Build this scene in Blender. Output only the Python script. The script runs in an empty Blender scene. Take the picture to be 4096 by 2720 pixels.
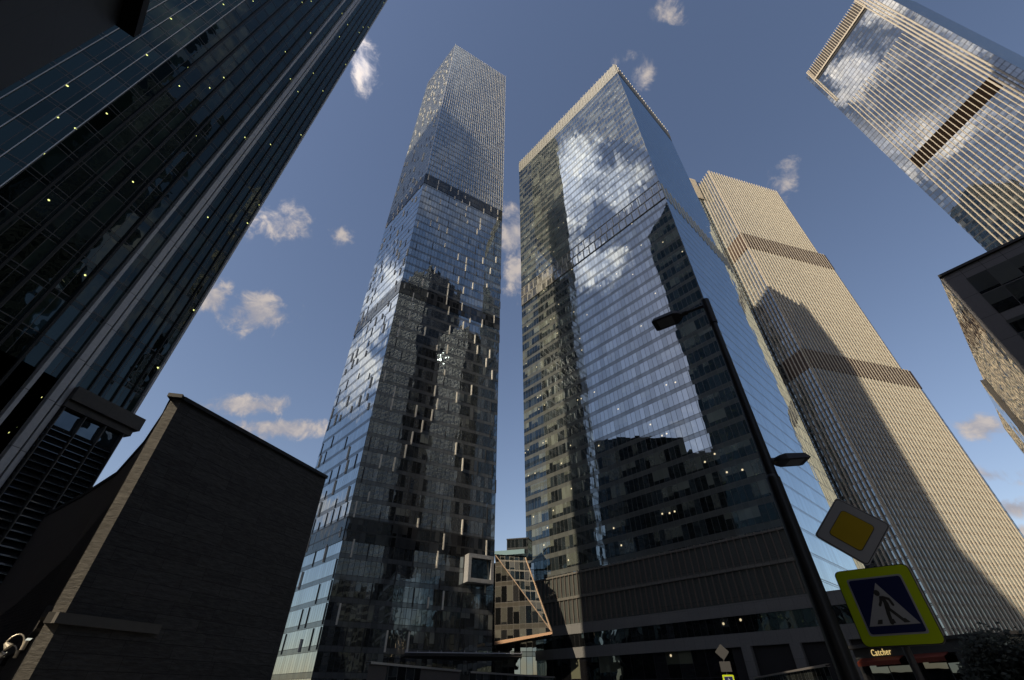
import bpy, math, random
from mathutils import Vector
random.seed(7)
S=bpy.context.scene; COL=S.collection
R=math.radians
CAM=Vector((0,0,1.6))
# ---------------------------------------------------------------- camera
cd=bpy.data.cameras.new('camera'); cam=bpy.data.objects.new('camera',cd); COL.objects.link(cam)
cam.location=CAM; cam.rotation_euler=(R(90+39),0,0)
cd.sensor_fit='HORIZONTAL'; cd.sensor_width=36; cd.lens=15.48; cd.clip_start=.1; cd.clip_end=6000
S.camera=cam
S.render.resolution_x=1024; S.render.resolution_y=680
S.view_settings.view_transform='Standard'; S.view_settings.look='None'
S.view_settings.exposure=0.15; S.view_settings.gamma=1
# ---------------------------------------------------------------- sun and sky
SUN_AZ=-129; SUN_EL=36
sd=bpy.data.lights.new('sun','SUN'); sun=bpy.data.objects.new('sun',sd); COL.objects.link(sun)
sd.energy=5; sd.angle=R(.5); sd.color=(1,.85,.64)
sv=Vector((math.sin(R(SUN_AZ))*math.cos(R(SUN_EL)),math.cos(R(SUN_AZ))*math.cos(R(SUN_EL)),math.sin(R(SUN_EL))))
sun.rotation_euler=sv.to_track_quat('Z','Y').to_euler(); sun.location=(-200,-200,300)

class N:
    """small node expression helper"""
    def __init__(s,tree): s.t=tree; s.L=tree.links
    def set(s,sock,v):
        if hasattr(v,'is_linked') or hasattr(v,'links'): s.L.new(v,sock)
        elif v is not None:
            if sock.type=='RGBA' and len(v)==3: v=(*v,1)
            sock.default_value=v
    def m(s,op,a,b=None,c=None,clamp=False):
        n=s.t.nodes.new('ShaderNodeMath'); n.operation=op; n.use_clamp=clamp
        s.set(n.inputs[0],a); s.set(n.inputs[1],b); s.set(n.inputs[2],c); return n.outputs[0]
    def v(s,op,a,b=None,scale=None):
        n=s.t.nodes.new('ShaderNodeVectorMath'); n.operation=op
        s.set(n.inputs[0],a); s.set(n.inputs[1],b)
        if scale is not None: s.set(n.inputs['Scale'],scale)
        return n.outputs['Value'] if op in('DOT_PRODUCT','LENGTH') else n.outputs[0]
    def xyz(s,x,y,z=0.0):
        n=s.t.nodes.new('ShaderNodeCombineXYZ'); s.set(n.inputs[0],x); s.set(n.inputs[1],y); s.set(n.inputs[2],z); return n.outputs[0]
    def sep(s,a):
        n=s.t.nodes.new('ShaderNodeSeparateXYZ'); s.set(n.inputs[0],a); return n.outputs
    def white(s,a):
        n=s.t.nodes.new('ShaderNodeTexWhiteNoise'); s.set(n.inputs['Vector'],a); return n.outputs
    def noise(s,a,scale,detail=2,rough=.5):
        n=s.t.nodes.new('ShaderNodeTexNoise'); s.set(n.inputs['Vector'],a)
        n.inputs['Scale'].default_value=scale; n.inputs['Detail'].default_value=detail; n.inputs['Roughness'].default_value=rough
        return n.outputs
    def mix(s,f,a,b):
        n=s.t.nodes.new('ShaderNodeMix'); n.data_type='RGBA'
        s.set(n.inputs[0],f); s.set(n.inputs[6],a); s.set(n.inputs[7],b); return n.outputs[2]
    def ramp(s,x,a,b):   # smoothstep
        n=s.t.nodes.new('ShaderNodeMapRange'); n.interpolation_type='SMOOTHSTEP'
        s.set(n.inputs[0],x); n.inputs[1].default_value=a; n.inputs[2].default_value=b; return n.outputs[0]

W=bpy.data.worlds.new('World'); S.world=W; W.use_nodes=True
t=W.node_tree; t.nodes.clear(); g=N(t)
sky=t.nodes.new('ShaderNodeTexSky'); sky.sky_type='NISHITA'; sky.sun_disc=False
sky.sun_elevation=R(SUN_EL); sky.sun_rotation=R(SUN_AZ); sky.altitude=100; sky.air_density=1.15; sky.dust_density=.6; sky.ozone_density=1.4
bg=t.nodes.new('ShaderNodeBackground'); g.set(bg.inputs[0],g.v('MULTIPLY',sky.outputs[0],(1.05,.935,.93))); bg.inputs[1].default_value=.115
D=t.nodes.new('ShaderNodeTexCoord').outputs['Generated']
# cumulus wisps: (azimuth, elevation, half width, half height, tilt, strength) in degrees
CL=[(-41.0,65.2,1.42,2.46,38.3,.8),(-40.9,46.2,2.81,1.62,32.1,.75),(-31.7,47.7,1.26,1.3,24.5,.6),(-43.4,35.4,1.7,1.87,28.7,.95),(-38.1,35.9,2.88,2.1,24.7,1.1),(-34.1,26.0,4.77,1.05,16.5,1),(-30.0,24.4,4.73,1.12,13.4,1.05),(.4,52.7,1.9,3.33,-.3,1),(.8,47.4,1.45,2.53,-.6,.9),(35.8,65.5,1.18,1.28,-33.2,.8),(34.4,68.0,1.04,.68,-32.4,.5),(48.7,47.8,1.12,1.99,-40.2,.8),(49.6,68.8,1.2,1.6,-47.6,.55),(49.8,18.8,1.48,.98,-20.8,1),(48.2,15.0,2.16,.74,-16.2,.7),(48.2,12.3,1.53,.71,-13.4,.95),(47.8,10.5,.83,.49,-11.3,.8),
 (-97.5,58,4.5,4.5,20,1.2),(-99,47.5,3.5,3,10,1.1),(-106,56,3,2.5,0,1),(-64,42,3,5,0,1.3),(-61.5,32,4,3.5,20,1.3),(-63,16.5,3,2,0,1.1),(132,11,5,3,0,1.2),(138,12,3.5,2.5,0,1.1),(-88,51.5,3,2.5,0,.75),(-88.5,42,3.5,2.2,10,.8)]
dn=g.v('NORMALIZE',D)
acc=None
for A,E,ra,rb,an,s_ in CL:
    A,E,an=R(A),R(E),R(an)
    c=Vector((math.sin(A)*math.cos(E),math.cos(A)*math.cos(E),math.sin(E)))
    ea=Vector((math.cos(A),-math.sin(A),0)); up=Vector((-math.sin(E)*math.sin(A),-math.sin(E)*math.cos(A),math.cos(E)))
    ax=(ea*math.cos(an)+up*math.sin(an))/(R(ra)*1.5); ay=(up*math.cos(an)-ea*math.sin(an))/(R(rb)*1.5)
    d=g.v('SUBTRACT',dn,tuple(c))
    l=g.v('LENGTH',g.xyz(g.v('DOT_PRODUCT',d,tuple(ax)),g.v('DOT_PRODUCT',d,tuple(ay))))
    f=g.m('MULTIPLY',g.m('SUBTRACT',1,l),s_)
    acc=f if acc is None else g.m('MAXIMUM',acc,f)
sx,sy,sz=g.sep(dn)
warp=g.v('ADD',dn,g.v('SCALE',g.noise(dn,14,2)['Color'],scale=.05))
fb=g.noise(warp,24,9,.62)['Fac']
body=g.m('ADD',g.m('MULTIPLY',g.m('MAXIMUM',acc,-1.0),1.15),g.m('MULTIPLY',g.m('SUBTRACT',fb,.5),2.9))
mask1=g.m('MULTIPLY',g.ramp(body,.14,1.0),g.ramp(acc,-.25,.25))
# broken cumulus over the rest of the sky, outside the stretch the camera looks at
flat=g.xyz(g.m('DIVIDE',sx,g.m('ADD',g.m('MAXIMUM',sz,0),.22)),g.m('DIVIDE',sy,g.m('ADD',g.m('MAXIMUM',sz,0),.22)),0)
cn=g.noise(flat,1.5,8,.58)['Fac']
side=g.m('MAXIMUM',g.ramp(g.m('SUBTRACT',g.m('MULTIPLY',sy,-1),g.m('MULTIPLY',g.m('ABSOLUTE',sx),-.62)),.14,.3),0)
mask2=g.m('MULTIPLY',g.m('MULTIPLY',g.ramp(cn,.53,.66),side),g.ramp(sz,0,.1))
mask=g.m('MAXIMUM',g.m('MULTIPLY',mask1,.9),g.m('MULTIPLY',mask2,.95),clamp=True)
cb=t.nodes.new('ShaderNodeBackground'); g.set(cb.inputs[0],g.mix(g.ramp(fb,.45,.7),(.62,.60,.66),(1.0,.88,.80))); g.set(cb.inputs[1],g.m('MULTIPLY',.54,g.m('ADD',1,g.m('MULTIPLY',g.ramp(g.v('DOT_PRODUCT',dn,tuple(sv)),.38,.85),3.4))))
mx=t.nodes.new('ShaderNodeMixShader'); g.set(mx.inputs[0],mask); g.L.new(bg.outputs[0],mx.inputs[1]); g.L.new(cb.outputs[0],mx.inputs[2])
ow=t.nodes.new('ShaderNodeOutputWorld'); g.L.new(mx.outputs[0],ow.inputs[0])

# ---------------------------------------------------------------- materials
def mat(name,col,rough=.6,metal=0,spec=.5,vary=0,vscale=1.0,bump=0,bscale=5,emit=None,es=1):
    m=bpy.data.materials.new(name); m.use_nodes=True; t=m.node_tree; g=N(t); b=t.nodes['Principled BSDF']
    b.inputs['Roughness'].default_value=rough; b.inputs['Metallic'].default_value=metal; b.inputs['Specular IOR Level'].default_value=spec
    b.inputs['Base Color'].default_value=(*col,1)
    tc=t.nodes.new('ShaderNodeTexCoord').outputs['Object']
    if vary:
        n=g.noise(tc,vscale,5,.6)['Fac']
        g.set(b.inputs['Base Color'],g.mix(n,tuple(c*(1-vary) for c in col),tuple(min(1,c*(1+vary)) for c in col)))
    if bump:
        bn=t.nodes.new('ShaderNodeBump'); bn.inputs['Strength'].default_value=bump
        g.set(bn.inputs['Height'],g.noise(tc,bscale,4)['Fac']); g.L.new(bn.outputs[0],b.inputs['Normal'])
    if emit: b.inputs['Emission Color'].default_value=(*emit,1); b.inputs['Emission Strength'].default_value=es
    return m

def facade(name,pw=1.4,fh=4.35,sp=.22,mw=.09,tw=.05,inside=(.012,.016,.018),spcol=(.05,.055,.055),frame=(.03,.03,.032),
           r0=.22,tint=(.8,.93,1),blind=.4,bcol=(.10,.12,.10),lights=.02,tilt=.012,wave=.006,wscale=.35,group=3,spref=.6,lcol=(1,.82,.5),graz=.95,lr=.22,ls=1.6):
    """curtain wall: panes, mullions, spandrels, blinds and ceiling lights behind reflecting glass; UV in metres"""
    m=bpy.data.materials.new(name); m.use_nodes=True; t=m.node_tree; t.nodes.clear(); g=N(t)
    uv=t.nodes.new('ShaderNodeTexCoord').outputs['UV']; u,v,_=g.sep(uv)
    U=g.m('DIVIDE',u,pw); V=g.m('DIVIDE',v,fh)
    iv=g.m('FLOOR',V); fv=g.m('FRACT',V)
    iu=g.m('FLOOR',U); fu=g.m('FRACT',U)
    gid=g.m('FLOOR',g.m('DIVIDE',iu,group))
    rp=g.white(g.xyz(iu,iv,.5)); rg=g.white(g.xyz(gid,iv,3.5)); r3=g.white(g.xyz(iu,iv,9.5))
    isM=g.m('MAXIMUM',g.m('LESS_THAN',fu,mw/pw),g.m('LESS_THAN',fv,tw/fh))
    isS=g.m('LESS_THAN',fv,sp)
    isM=g.m('MAXIMUM',isM,g.m('COMPARE',fv,sp,tw/fh*.7))
    # blinds hang from the ceiling to a random height, in groups
    drop=g.m('MULTIPLY',rg['Value'],.9)
    drop2=g.m('ADD',g.m('MULTIPLY',g.sep(rg['Color'])[1],.55),sp)
    hasb=g.m('LESS_THAN',g.m('ADD',g.m('MULTIPLY',rg['Value'],.75),g.m('MULTIPLY',rp['Value'],.25)),blind)
    b=g.m('MULTIPLY',hasb,g.m('GREATER_THAN',fv,drop2))
    bc=g.mix(g.sep(rp['Color'])[0],tuple(c*.55 for c in bcol),tuple(c*1.25 for c in bcol))
    ic=g.mix(g.m('POWER',g.sep(r3['Color'])[0],3),tuple(c*.5 for c in inside),tuple(c*2.6 for c in inside))
    # faint ceiling / floor depth inside rooms
    col=g.mix(b,ic,bc)
    spc=g.mix(g.m('MULTIPLY',g.sep(rp['Color'])[2],.5),spcol,tuple(c*1.5 for c in spcol))
    col=g.mix(isS,col,spc)
    dif=t.nodes.new('ShaderNodeBsdfDiffuse'); g.set(dif.inputs[0],col)
    # ceiling lamps seen through the panes
    lx=g.m('SUBTRACT',fu,g.m('ADD',.3,g.m('MULTIPLY',g.sep(rp['Color'])[1],.4))); ly=g.m('SUBTRACT',fv,g.m('ADD',.62,g.m('MULTIPLY',g.sep(rp['Color'])[2],.25)))
    dd=g.m('ADD',g.m('POWER',g.m('MULTIPLY',lx,pw),2),g.m('POWER',g.m('MULTIPLY',ly,fh),2))
    hl=g.m('MULTIPLY',g.m('LESS_THAN',g.m('ADD',g.m('MULTIPLY',r3['Value'],.45),g.m('MULTIPLY',rg['Value'],.55)),lights),g.m('LESS_THAN',dd,lr*lr))
    hl=g.m('MULTIPLY',hl,g.m('SUBTRACT',1,isM))
    em=t.nodes.new('ShaderNodeEmission'); em.inputs[0].default_value=(*lcol,1); g.set(em.inputs[1],g.m('MULTIPLY',hl,ls))
    add=t.nodes.new('ShaderNodeAddShader'); g.L.new(dif.outputs[0],add.inputs[0]); g.L.new(em.outputs[0],add.inputs[1])
    # reflecting skin: each pane tilts slightly and the glass is a little wavy
    geo=t.nodes.new('ShaderNodeNewGeometry'); nr=geo.outputs['Normal']
    pos=geo.outputs['Position']
    w=g.v('SCALE',g.v('SUBTRACT',g.noise(pos,wscale,2)['Color'],(.5,.5,.5)),scale=wave*2)
    ti=g.v('SCALE',g.v('SUBTRACT',g.white(g.xyz(iu,iv,21.5))['Color'],(.5,.5,.5)),scale=tilt*2)
    nn=g.v('NORMALIZE',g.v('ADD',nr,g.v('ADD',w,ti)))
    lw=t.nodes.new('ShaderNodeLayerWeight'); lw.inputs[0].default_value=.5
    fac=g.m('POWER',lw.outputs['Facing'],3.2)
    R0=g.m('MULTIPLY',r0,g.m('ADD',.85,g.m('MULTIPLY',g.sep(r3['Color'])[1],.35)))
    fr=g.m('ADD',R0,g.m('MULTIPLY',g.m('SUBTRACT',graz,R0),fac))
    fr=g.m('MULTIPLY',fr,g.m('SUBTRACT',1,g.m('MULTIPLY',isS,1-spref)))
    gl=t.nodes.new('ShaderNodeBsdfGlossy'); gl.inputs['Roughness'].default_value=.0; gl.inputs[0].default_value=(*tint,1); g.L.new(nn,gl.inputs['Normal'])
    mx=t.nodes.new('ShaderNodeMixShader'); g.set(mx.inputs[0],fr); g.L.new(add.outputs[0],mx.inputs[1]); g.L.new(gl.outputs[0],mx.inputs[2])
    fd=t.nodes.new('ShaderNodeBsdfPrincipled'); fd.inputs['Base Color'].default_value=(*frame,1); fd.inputs['Roughness'].default_value=.4; fd.inputs['Metallic'].default_value=.3
    m2=t.nodes.new('ShaderNodeMixShader'); g.set(m2.inputs[0],isM); g.L.new(mx.outputs[0],m2.inputs[1]); g.L.new(fd.outputs[0],m2.inputs[2])
    o=t.nodes.new('ShaderNodeOutputMaterial'); g.L.new(m2.outputs[0],o.inputs[0])
    return m

def panels(name,col,pw,ph,joint=.02,rough=.6,vary=.25,stagger=0,nscale=3,streak=0,metal=0,bump=.3,spec=.4,bdist=.05):
    """cladding in panels with dark joints, UV in metres"""
    m=bpy.data.materials.new(name); m.use_nodes=True; t=m.node_tree; g=N(t); b=t.nodes['Principled BSDF']
    uv=t.nodes.new('ShaderNodeTexCoord').outputs['UV']; u,v,_=g.sep(uv)
    V=g.m('DIVIDE',v,ph); iv=g.m('FLOOR',V); U=g.m('ADD',g.m('DIVIDE',u,pw),g.m('MULTIPLY',g.white(g.xyz(iv,0,4))['Value'],stagger))
    iu=g.m('FLOOR',U)
    j=g.m('MAXIMUM',g.m('LESS_THAN',g.m('FRACT',U),joint/pw),g.m('LESS_THAN',g.m('FRACT',V),joint/ph))
    rn=g.white(g.xyz(iu,iv,1))['Value']
    n=g.noise(g.xyz(g.m('MULTIPLY',u,1),g.m('MULTIPLY',v,1+streak),0),nscale,8,.65)['Fac']
    f=g.m('ADD',g.m('MULTIPLY',rn,.35),g.m('MULTIPLY',g.ramp(n,.3,.72),.65))
    c=g.mix(f,tuple(x*(1-vary) for x in col),tuple(x*(1+vary) for x in col))
    c=g.mix(j,c,tuple(x*.25 for x in col))
    g.set(b.inputs['Base Color'],c); b.inputs['Roughness'].default_value=rough; b.inputs['Metallic'].default_value=metal; b.inputs['Specular IOR Level'].default_value=spec
    bn=t.nodes.new('ShaderNodeBump'); bn.inputs['Strength'].default_value=bump; bn.inputs['Distance'].default_value=bdist
    g.set(bn.inputs['Height'],g.m('SUBTRACT',n,j)); g.L.new(bn.outputs[0],b.inputs['Normal'])
    return m

# ---------------------------------------------------------------- mesh helpers
class MB:
    def __init__(s): s.v=[]; s.f=[]; s.uv=[]
    def quad(s,a,b,c,d,uv=None):
        i=len(s.v); s.v+= [tuple(a),tuple(b),tuple(c),tuple(d)]; s.f.append((i,i+1,i+2,i+3))
        if uv is None:
            a,b,c,d=map(Vector,(a,b,c,d)); U=(b-a).length; V=(d-a).length; uv=[(0,0),(U,0),(U,V),(0,V)]
        s.uv.append(uv)
    def poly(s,pts,uv=None):
        i=len(s.v); s.v+=[tuple(p) for p in pts]; s.f.append(tuple(range(i,i+len(pts))))
        s.uv.append(uv or [(p[0],p[1]) for p in pts])
    def wall(s,p,q,z0,z1,u0=0,off=0):
        """vertical wall p->q; outward side on the right when walking p->q"""
        L=math.hypot(q[0]-p[0],q[1]-p[1]); dx,dy=(q[0]-p[0])/L,(q[1]-p[1])/L; nx,ny=dy,-dx
        p=(p[0]+nx*off,p[1]+ny*off); q=(q[0]+nx*off,q[1]+ny*off)
        s.quad((p[0],p[1],z0),(q[0],q[1],z0),(q[0],q[1],z1),(p[0],p[1],z1),[(u0,z0),(u0+L,z0),(u0+L,z1),(u0,z1)])
    def prism(s,pts,z0,z1,cap=True):
        n=len(pts); u=0
        for i in range(n):
            p,q=pts[i],pts[(i+1)%n]; s.wall(p,q,z0,z1,u); u+=math.hypot(q[0]-p[0],q[1]-p[1])
        if cap:
            s.poly([(x,y,z1) for x,y in pts]); s.poly([(x,y,z0) for x,y in reversed(pts)])
    def seg(s,p,q,z0,z1,o0,o1):
        """box along wall p->q between outward offsets o0<o1 and heights z0,z1"""
        L=math.hypot(q[0]-p[0],q[1]-p[1]); dx,dy=(q[0]-p[0])/L,(q[1]-p[1])/L; nx,ny=dy,-dx
        P=[(p[0]+nx*o,p[1]+ny*o) for o in(o1,)]+[(q[0]+nx*o1,q[1]+ny*o1),(q[0]+nx*o0,q[1]+ny*o0),(p[0]+nx*o0,p[1]+ny*o0)]
        s.prism(P,z0,z1)
    def box(s,x0,x1,y0,y1,z0,z1): s.prism([(x0,y0),(x1,y0),(x1,y1),(x0,y1)],z0,z1)
    def cyl(s,a,b,r0,r1,n=12,caps=True):
        a,b=Vector(a),Vector(b); ax=(b-a).normalized(); h=Vector((0,0,1)) if abs(ax.z)<.9 else Vector((1,0,0))
        X=ax.cross(h).normalized(); Y=ax.cross(X)
        i=len(s.v)
        for k in range(n):
            w=X*math.cos(2*math.pi*k/n)+Y*math.sin(2*math.pi*k/n); s.v+=[tuple(a+w*r0),tuple(b+w*r1)]
        for k in range(n):
            k2=(k+1)%n; s.f.append((i+2*k,i+2*k2,i+2*k2+1,i+2*k+1)); s.uv.append([(0,0)]*4)
        if caps:
            s.f.append(tuple(i+2*k for k in reversed(range(n)))); s.uv.append([(0,0)]*n)
            s.f.append(tuple(i+2*k+1 for k in range(n))); s.uv.append([(0,0)]*n)
    def build(s,name,m,parent=None,smooth=False,origin=None):
        me=bpy.data.meshes.new(name)
        o0=Vector(origin) if origin is not None else (parent_base(parent) if parent else Vector((0,0,0)))
        me.from_pydata([tuple(Vector(v)-o0) for v in s.v],[],s.f)
        ul=me.uv_layers.new(name='UVMap'); k=0
        for uvs in s.uv:
            for w in uvs: ul.data[k].uv=w; k+=1
        me.materials.append(m)
        if smooth: me.polygons.foreach_set('use_smooth',[True]*len(me.polygons))
        me.update()
        o=bpy.data.objects.new(name,me); COL.objects.link(o)
        if parent: o.parent=parent
        else: o.location=o0
        return o
BASE={}
def parent_base(p):
    b=Vector((0,0,0))
    while p: b+=Vector(p.location); p=p.parent
    return b
def thing(name,label,cat,loc,group=None):
    o=bpy.data.objects.new(name,None); COL.objects.link(o); o.location=loc; o.empty_display_size=.5
    o['label']=label; o['category']=cat
    if group: o['group']=group
    return o
def tag(o,label,cat,group=None):
    o['label']=label; o['category']=cat
    if group: o['group']=group
    return o
def structure(o): o['kind']='structure'; return o

def lerp(p,q,t): return (p[0]+(q[0]-p[0])*t,p[1]+(q[1]-p[1])*t)
def along(p,q,d):
    L=math.hypot(q[0]-p[0],q[1]-p[1]); return lerp(p,q,d/L)
def dist(p,q): return math.hypot(q[0]-p[0],q[1]-p[1])
def outn(p,q):
    L=dist(p,q); return ((q[1]-p[1])/L,-(q[0]-p[0])/L)

def repeat(name,m,parent,items,w,d,limit=100,bev=0):
    """upright bars: items=(x,y,z0,z1,angle of wall); nearest `limit` are objects, the rest one stuff part"""
    items=sorted(items,key=lambda i:(Vector((i[0],i[1],(i[2]+i[3])/2))-CAM).length/max(.2,(i[3]-i[2])))
    cache={}; base=parent_base(parent)
    for (x,y,z0,z1,a) in items[:limit]:
        h=round(z1-z0,2)
        if h not in cache:
            b=MB(); b.box(-w/2,w/2,-d,0.0,0,h); o=b.build(name,m,None,origin=(0,0,0)); COL.objects.unlink(o); cache[h]=o
        o=cache[h].copy(); COL.objects.link(o); o.parent=parent; o.location=Vector((x,y,z0))-base; o.rotation_euler=(0,0,a)
    for o in cache.values(): bpy.data.objects.remove(o)
    rest=items[limit:]
    if rest:
        b=MB()
        for (x,y,z0,z1,a) in rest:
            c,s_=math.cos(a),math.sin(a)
            P=[(x+c*px-s_*py,y+s_*px+c*py) for px,py in((-w/2,-d),(w/2,-d),(w/2,0),(-w/2,0))]
            b.prism(P,z0,z1)
        o=b.build(name,m,parent); o['kind']='stuff'
def bars(p,q,z0,z1,sp,start=0,end=None,off=0):
    L=dist(p,q); a=math.atan2(q[1]-p[1],q[0]-p[0]); n=outn(p,q); out=[]; d=start; end=L if end is None else end
    while d<=end+1e-6:
        x,y=along(p,q,d); out.append((x+n[0]*off,y+n[1]*off,z0,z1,a)); d+=sp
    return out

# common materials
M={}
M['asphalt']=mat('asphalt',(.05,.05,.052),.9,vary=.3,vscale=2,bump=.3,bscale=40)
M['paving']=panels('granite_paving',(.16,.155,.15),.6,.6,.012)
M['black_metal']=mat('black_painted_steel',(.012,.012,.013),.45,metal=.2,vary=.3,vscale=6)
M['grey_metal']=mat('galvanised_steel',(.25,.25,.26),.4,metal=.7,vary=.2,vscale=8)
M['roof']=mat('dark_roofing',(.05,.05,.05),.9,vary=.3)

# ---------------------------------------------------------------- ground
b=MB(); b.poly([(-2500,-2500,0),(2500,-2500,0),(2500,2500,0),(-2500,2500,0)]); structure(b.build('ground',mat('ground_asphalt',(.06,.06,.06),.9,vary=.25,vscale=.05)))
b=MB(); b.poly([(-9,-60,.004),(5,-60,.004),(31,70,.004),(17,76,.004)]); structure(b.build('road',M['asphalt']))
b=MB()
for k in range(9):
    y=-10+k*9; x=-1.5+ (y+10)*.195
    b.poly([(x,y,.008),(x+.15,y,.008),(x+.9,y+4,.008),(x+.75,y+4,.008)])
structure(b.build('road_markings',mat('white_road_paint',(.6,.6,.58),.7,vary=.2,vscale=5)))
b=MB(); b.prism([(-14,16),(-9.2,-20),(-8.7,-20),(-3,30),(8,85),(-10,100)],0,.13); structure(b.build('pavement',M['paving']))
b=MB(); b.prism([(3.2,2),(4.0,2),(60,60),(45,75),(30,70),(17,30)],0,.131); structure(b.build('pavement',M['paving']))

# ================================================================ A: tall faceted residential tower
AF,AR,AL=(-39.3,108.6),(-4.8,129.1),(-61.9,132.9)
AB=(AR[0]+AL[0]-AF[0],AR[1]+AL[1]-AF[1])
A=thing('skyscraper','very tall slim glass tower flecked with pale vertical slots, left of the gap of sky','tower',((AF[0]+AB[0])/2,(AF[1]+AB[1])/2,0))
fA=facade('flecked_glass_wall',1.25,4.35,.24,.1,.07,r0=.36,inside=(.060,.063,.064),blind=.22,bcol=(.24,.25,.23),lights=.012,tilt=.006,wave=.006,spcol=(.10,.105,.11),frame=(.035,.037,.04),group=4,spref=.45)
pts=[AF,AR,AB,AL]
HA=354
b=MB(); u=0
for p,q in((AF,AR),(AL,AF),(AR,AB),(AB,AL)): 
    bb=MB(); bb.wall(p,q,0,HA,u); bb.build('curtain_wall',fA,A); u+=60.3
b=MB(); b.poly([(x,y,HA-4) for x,y in pts]); b.build('roof',M['roof'],A)
lv=facade('louvre_band_glass',1.25,2.9,.12,.12,.1,inside=(.02,.02,.021),r0=.07,graz=.4,blind=.3,bcol=(.07,.07,.068),lights=0,tilt=.01,wave=.008,spcol=(.05,.05,.05),frame=(.02,.02,.02))
for z0,z1 in((29.8,35.2),(111.0,117.0),(180.0,187.5)):
    for p,q in((AF,AR),(AL,AF)):
        b=MB(); b.seg(p,q,z0,z1,.02,.14); b.build('louvre_band',lv,A)
slot=mat('pale_aluminium_slot',(.72,.67,.58),.5,metal=.0,vary=.12,vscale=.3)
dslot=mat('dark_vent_slot',(.02,.02,.022),.5,metal=.2)
it=[]; itd=[]
for (p,q) in((AF,AR),(AL,AF)):
    L=dist(p,q); a=math.atan2(q[1]-p[1],q[0]-p[0]); n=outn(p,q)
    for fl in range(2,81):
        z=fl*4.35
        band=any(z0-2<z<z1 for z0,z1 in((29.8,35.2),(111,117),(180,187.5)))
        k=0
        while k<L/1.25-1:
            k+=1
            pr=.14 if not band else .6
            if fl>56: pr=.15
            if random.random()<pr:
                x,y=along(p,q,k*1.25+.07)
                (it if random.random()<(.9 if z>250 else .55 if z>60 else .3) else itd).append((x,y,z+.3,z+4.35*(.97 if random.random()<.75 else .6),a)); k+=2  # pale slots crowd the top: sunlit crown put into the colour mix
repeat('glass_slot_fin',slot,A,it,.34,.30)
repeat('dark_slot_fin',dslot,A,itd,.30,.15)
repeat('thin_fin',mat('pale_thin_fin',(.62,.60,.55),.5,vary=.1,vscale=.3),A,bars(AF,AR,188,HA,1.25,.03),.08,.42)
repeat('thin_side_fin',mat('grey_thin_fin',(.35,.35,.34),.5),A,bars(AL,AF,188,HA,1.25,.03),.06,.12)
M['white_frame']=panels('pale_grey_metal_panel',(.34,.34,.34),1.2,1.2,.02,.5,.15,metal=.2)
p,q=along(AF,AR,31.4),along(AF,AR,38.7)
b=MB()
b.seg(p,q,23.8,24.7,.1,2.6); b.seg(p,q,29.4,30.3,.1,2.6); b.seg(p,along(p,q,.8),24.7,29.4,.1,2.6); b.seg(along(p,q,6.5),q,24.7,29.4,.1,2.6)
fr=b.build('projecting_window_frame',M['white_frame'],A)
bb=MB(); bb.seg(along(p,q,.8),along(p,q,6.5),24.7,29.4,.12,1.7); bb.build('window_pane',facade('dark_pane',1.9,40,.0,.05,.02,r0=.12,blind=0,lights=0),fr)
# entrance canopy of A
M['brown']=mat('dark_brown_soffit',(.035,.030,.026),.6,vary=.4,vscale=2)
C1,C2=(-21.5,108.6),(2.0,112.2)
b=MB(); b.prism([C1,C2,(1.5,118),(-6,127),(-24,116.5)],8.0,8.35); cn=b.build('entrance_canopy',M['brown'],A)
b=MB()
for k in range(11):
    x,y=lerp(C1,C2,k/10); b.cyl((x,y,8.35),(x,y+.3,8.95),.12,.05,6)
b.cyl((C1[0],C1[1]-.1,8.5),(C2[0],C2[1]-.1,8.5),.12,.12,8)
b.build('canopy_rail',M['grey_metal'],cn)

# ================================================================ B: broad office tower set corner-on
BF,BL,BR=(50.7,83.5),(4.1,135.6),(86.3,117.2)
BB=(BL[0]+BR[0]-BF[0],BL[1]+BR[1]-BF[1]); HB=245
B=thing('office_tower','broad dark glass office tower standing corner-on right of the gap of sky','tower',((BF[0]+BB[0])/2,(BF[1]+BB[1])/2,0))
fB=facade('office_glass_wall',1.4,4.35,.26,.09,.08,r0=.30,blind=.5,bcol=(.14,.155,.13),lights=.2,tilt=.004,wave=.005,wscale=.22,spcol=(.075,.08,.075),frame=(.07,.072,.07),group=3,spref=.5,ls=1.1)
fBr=facade('office_side_glass',1.4,4.35,.10,.10,.10,r0=.45,blind=.2,bcol=(.1,.11,.1),lights=0,tilt=.002,wave=.002,wscale=.1,spcol=(.05,.06,.06),frame=(.04,.042,.045),spref=.9)
for p,q,m_ in((BL,BF,fB),(BF,BR,fBr),(BR,BB,fB),(BB,BL,fB)):
    b=MB(); b.wall(p,q,0,HB-4,300); b.build('curtain_wall',m_,B)
b=MB(); b.poly([(x,y,HB-5) for x,y in(BF,BR,BB,BL)]); b.build('roof',M['roof'],B)
bandm=panels('grey_bronze_panel',(.14,.135,.12),1.4,4.4,.06,.45,.15,metal=.3)
finm=mat('champagne_metal_fin',(.42,.40,.34),.45,metal=.1,vary=.15,vscale=.5)
par=panels('pale_parapet_panel',(.20,.20,.18),1.4,3.3,.05,.4,.15,metal=.2)
bandg=facade('bronze_band_glass',1.4,4.75,.0,.08,.08,inside=(.12,.118,.105),r0=.28,blind=.3,bcol=(.14,.13,.11),lights=0,tilt=.01,wave=.01,frame=(.10,.095,.085))
fins=[]; low=[]
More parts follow.
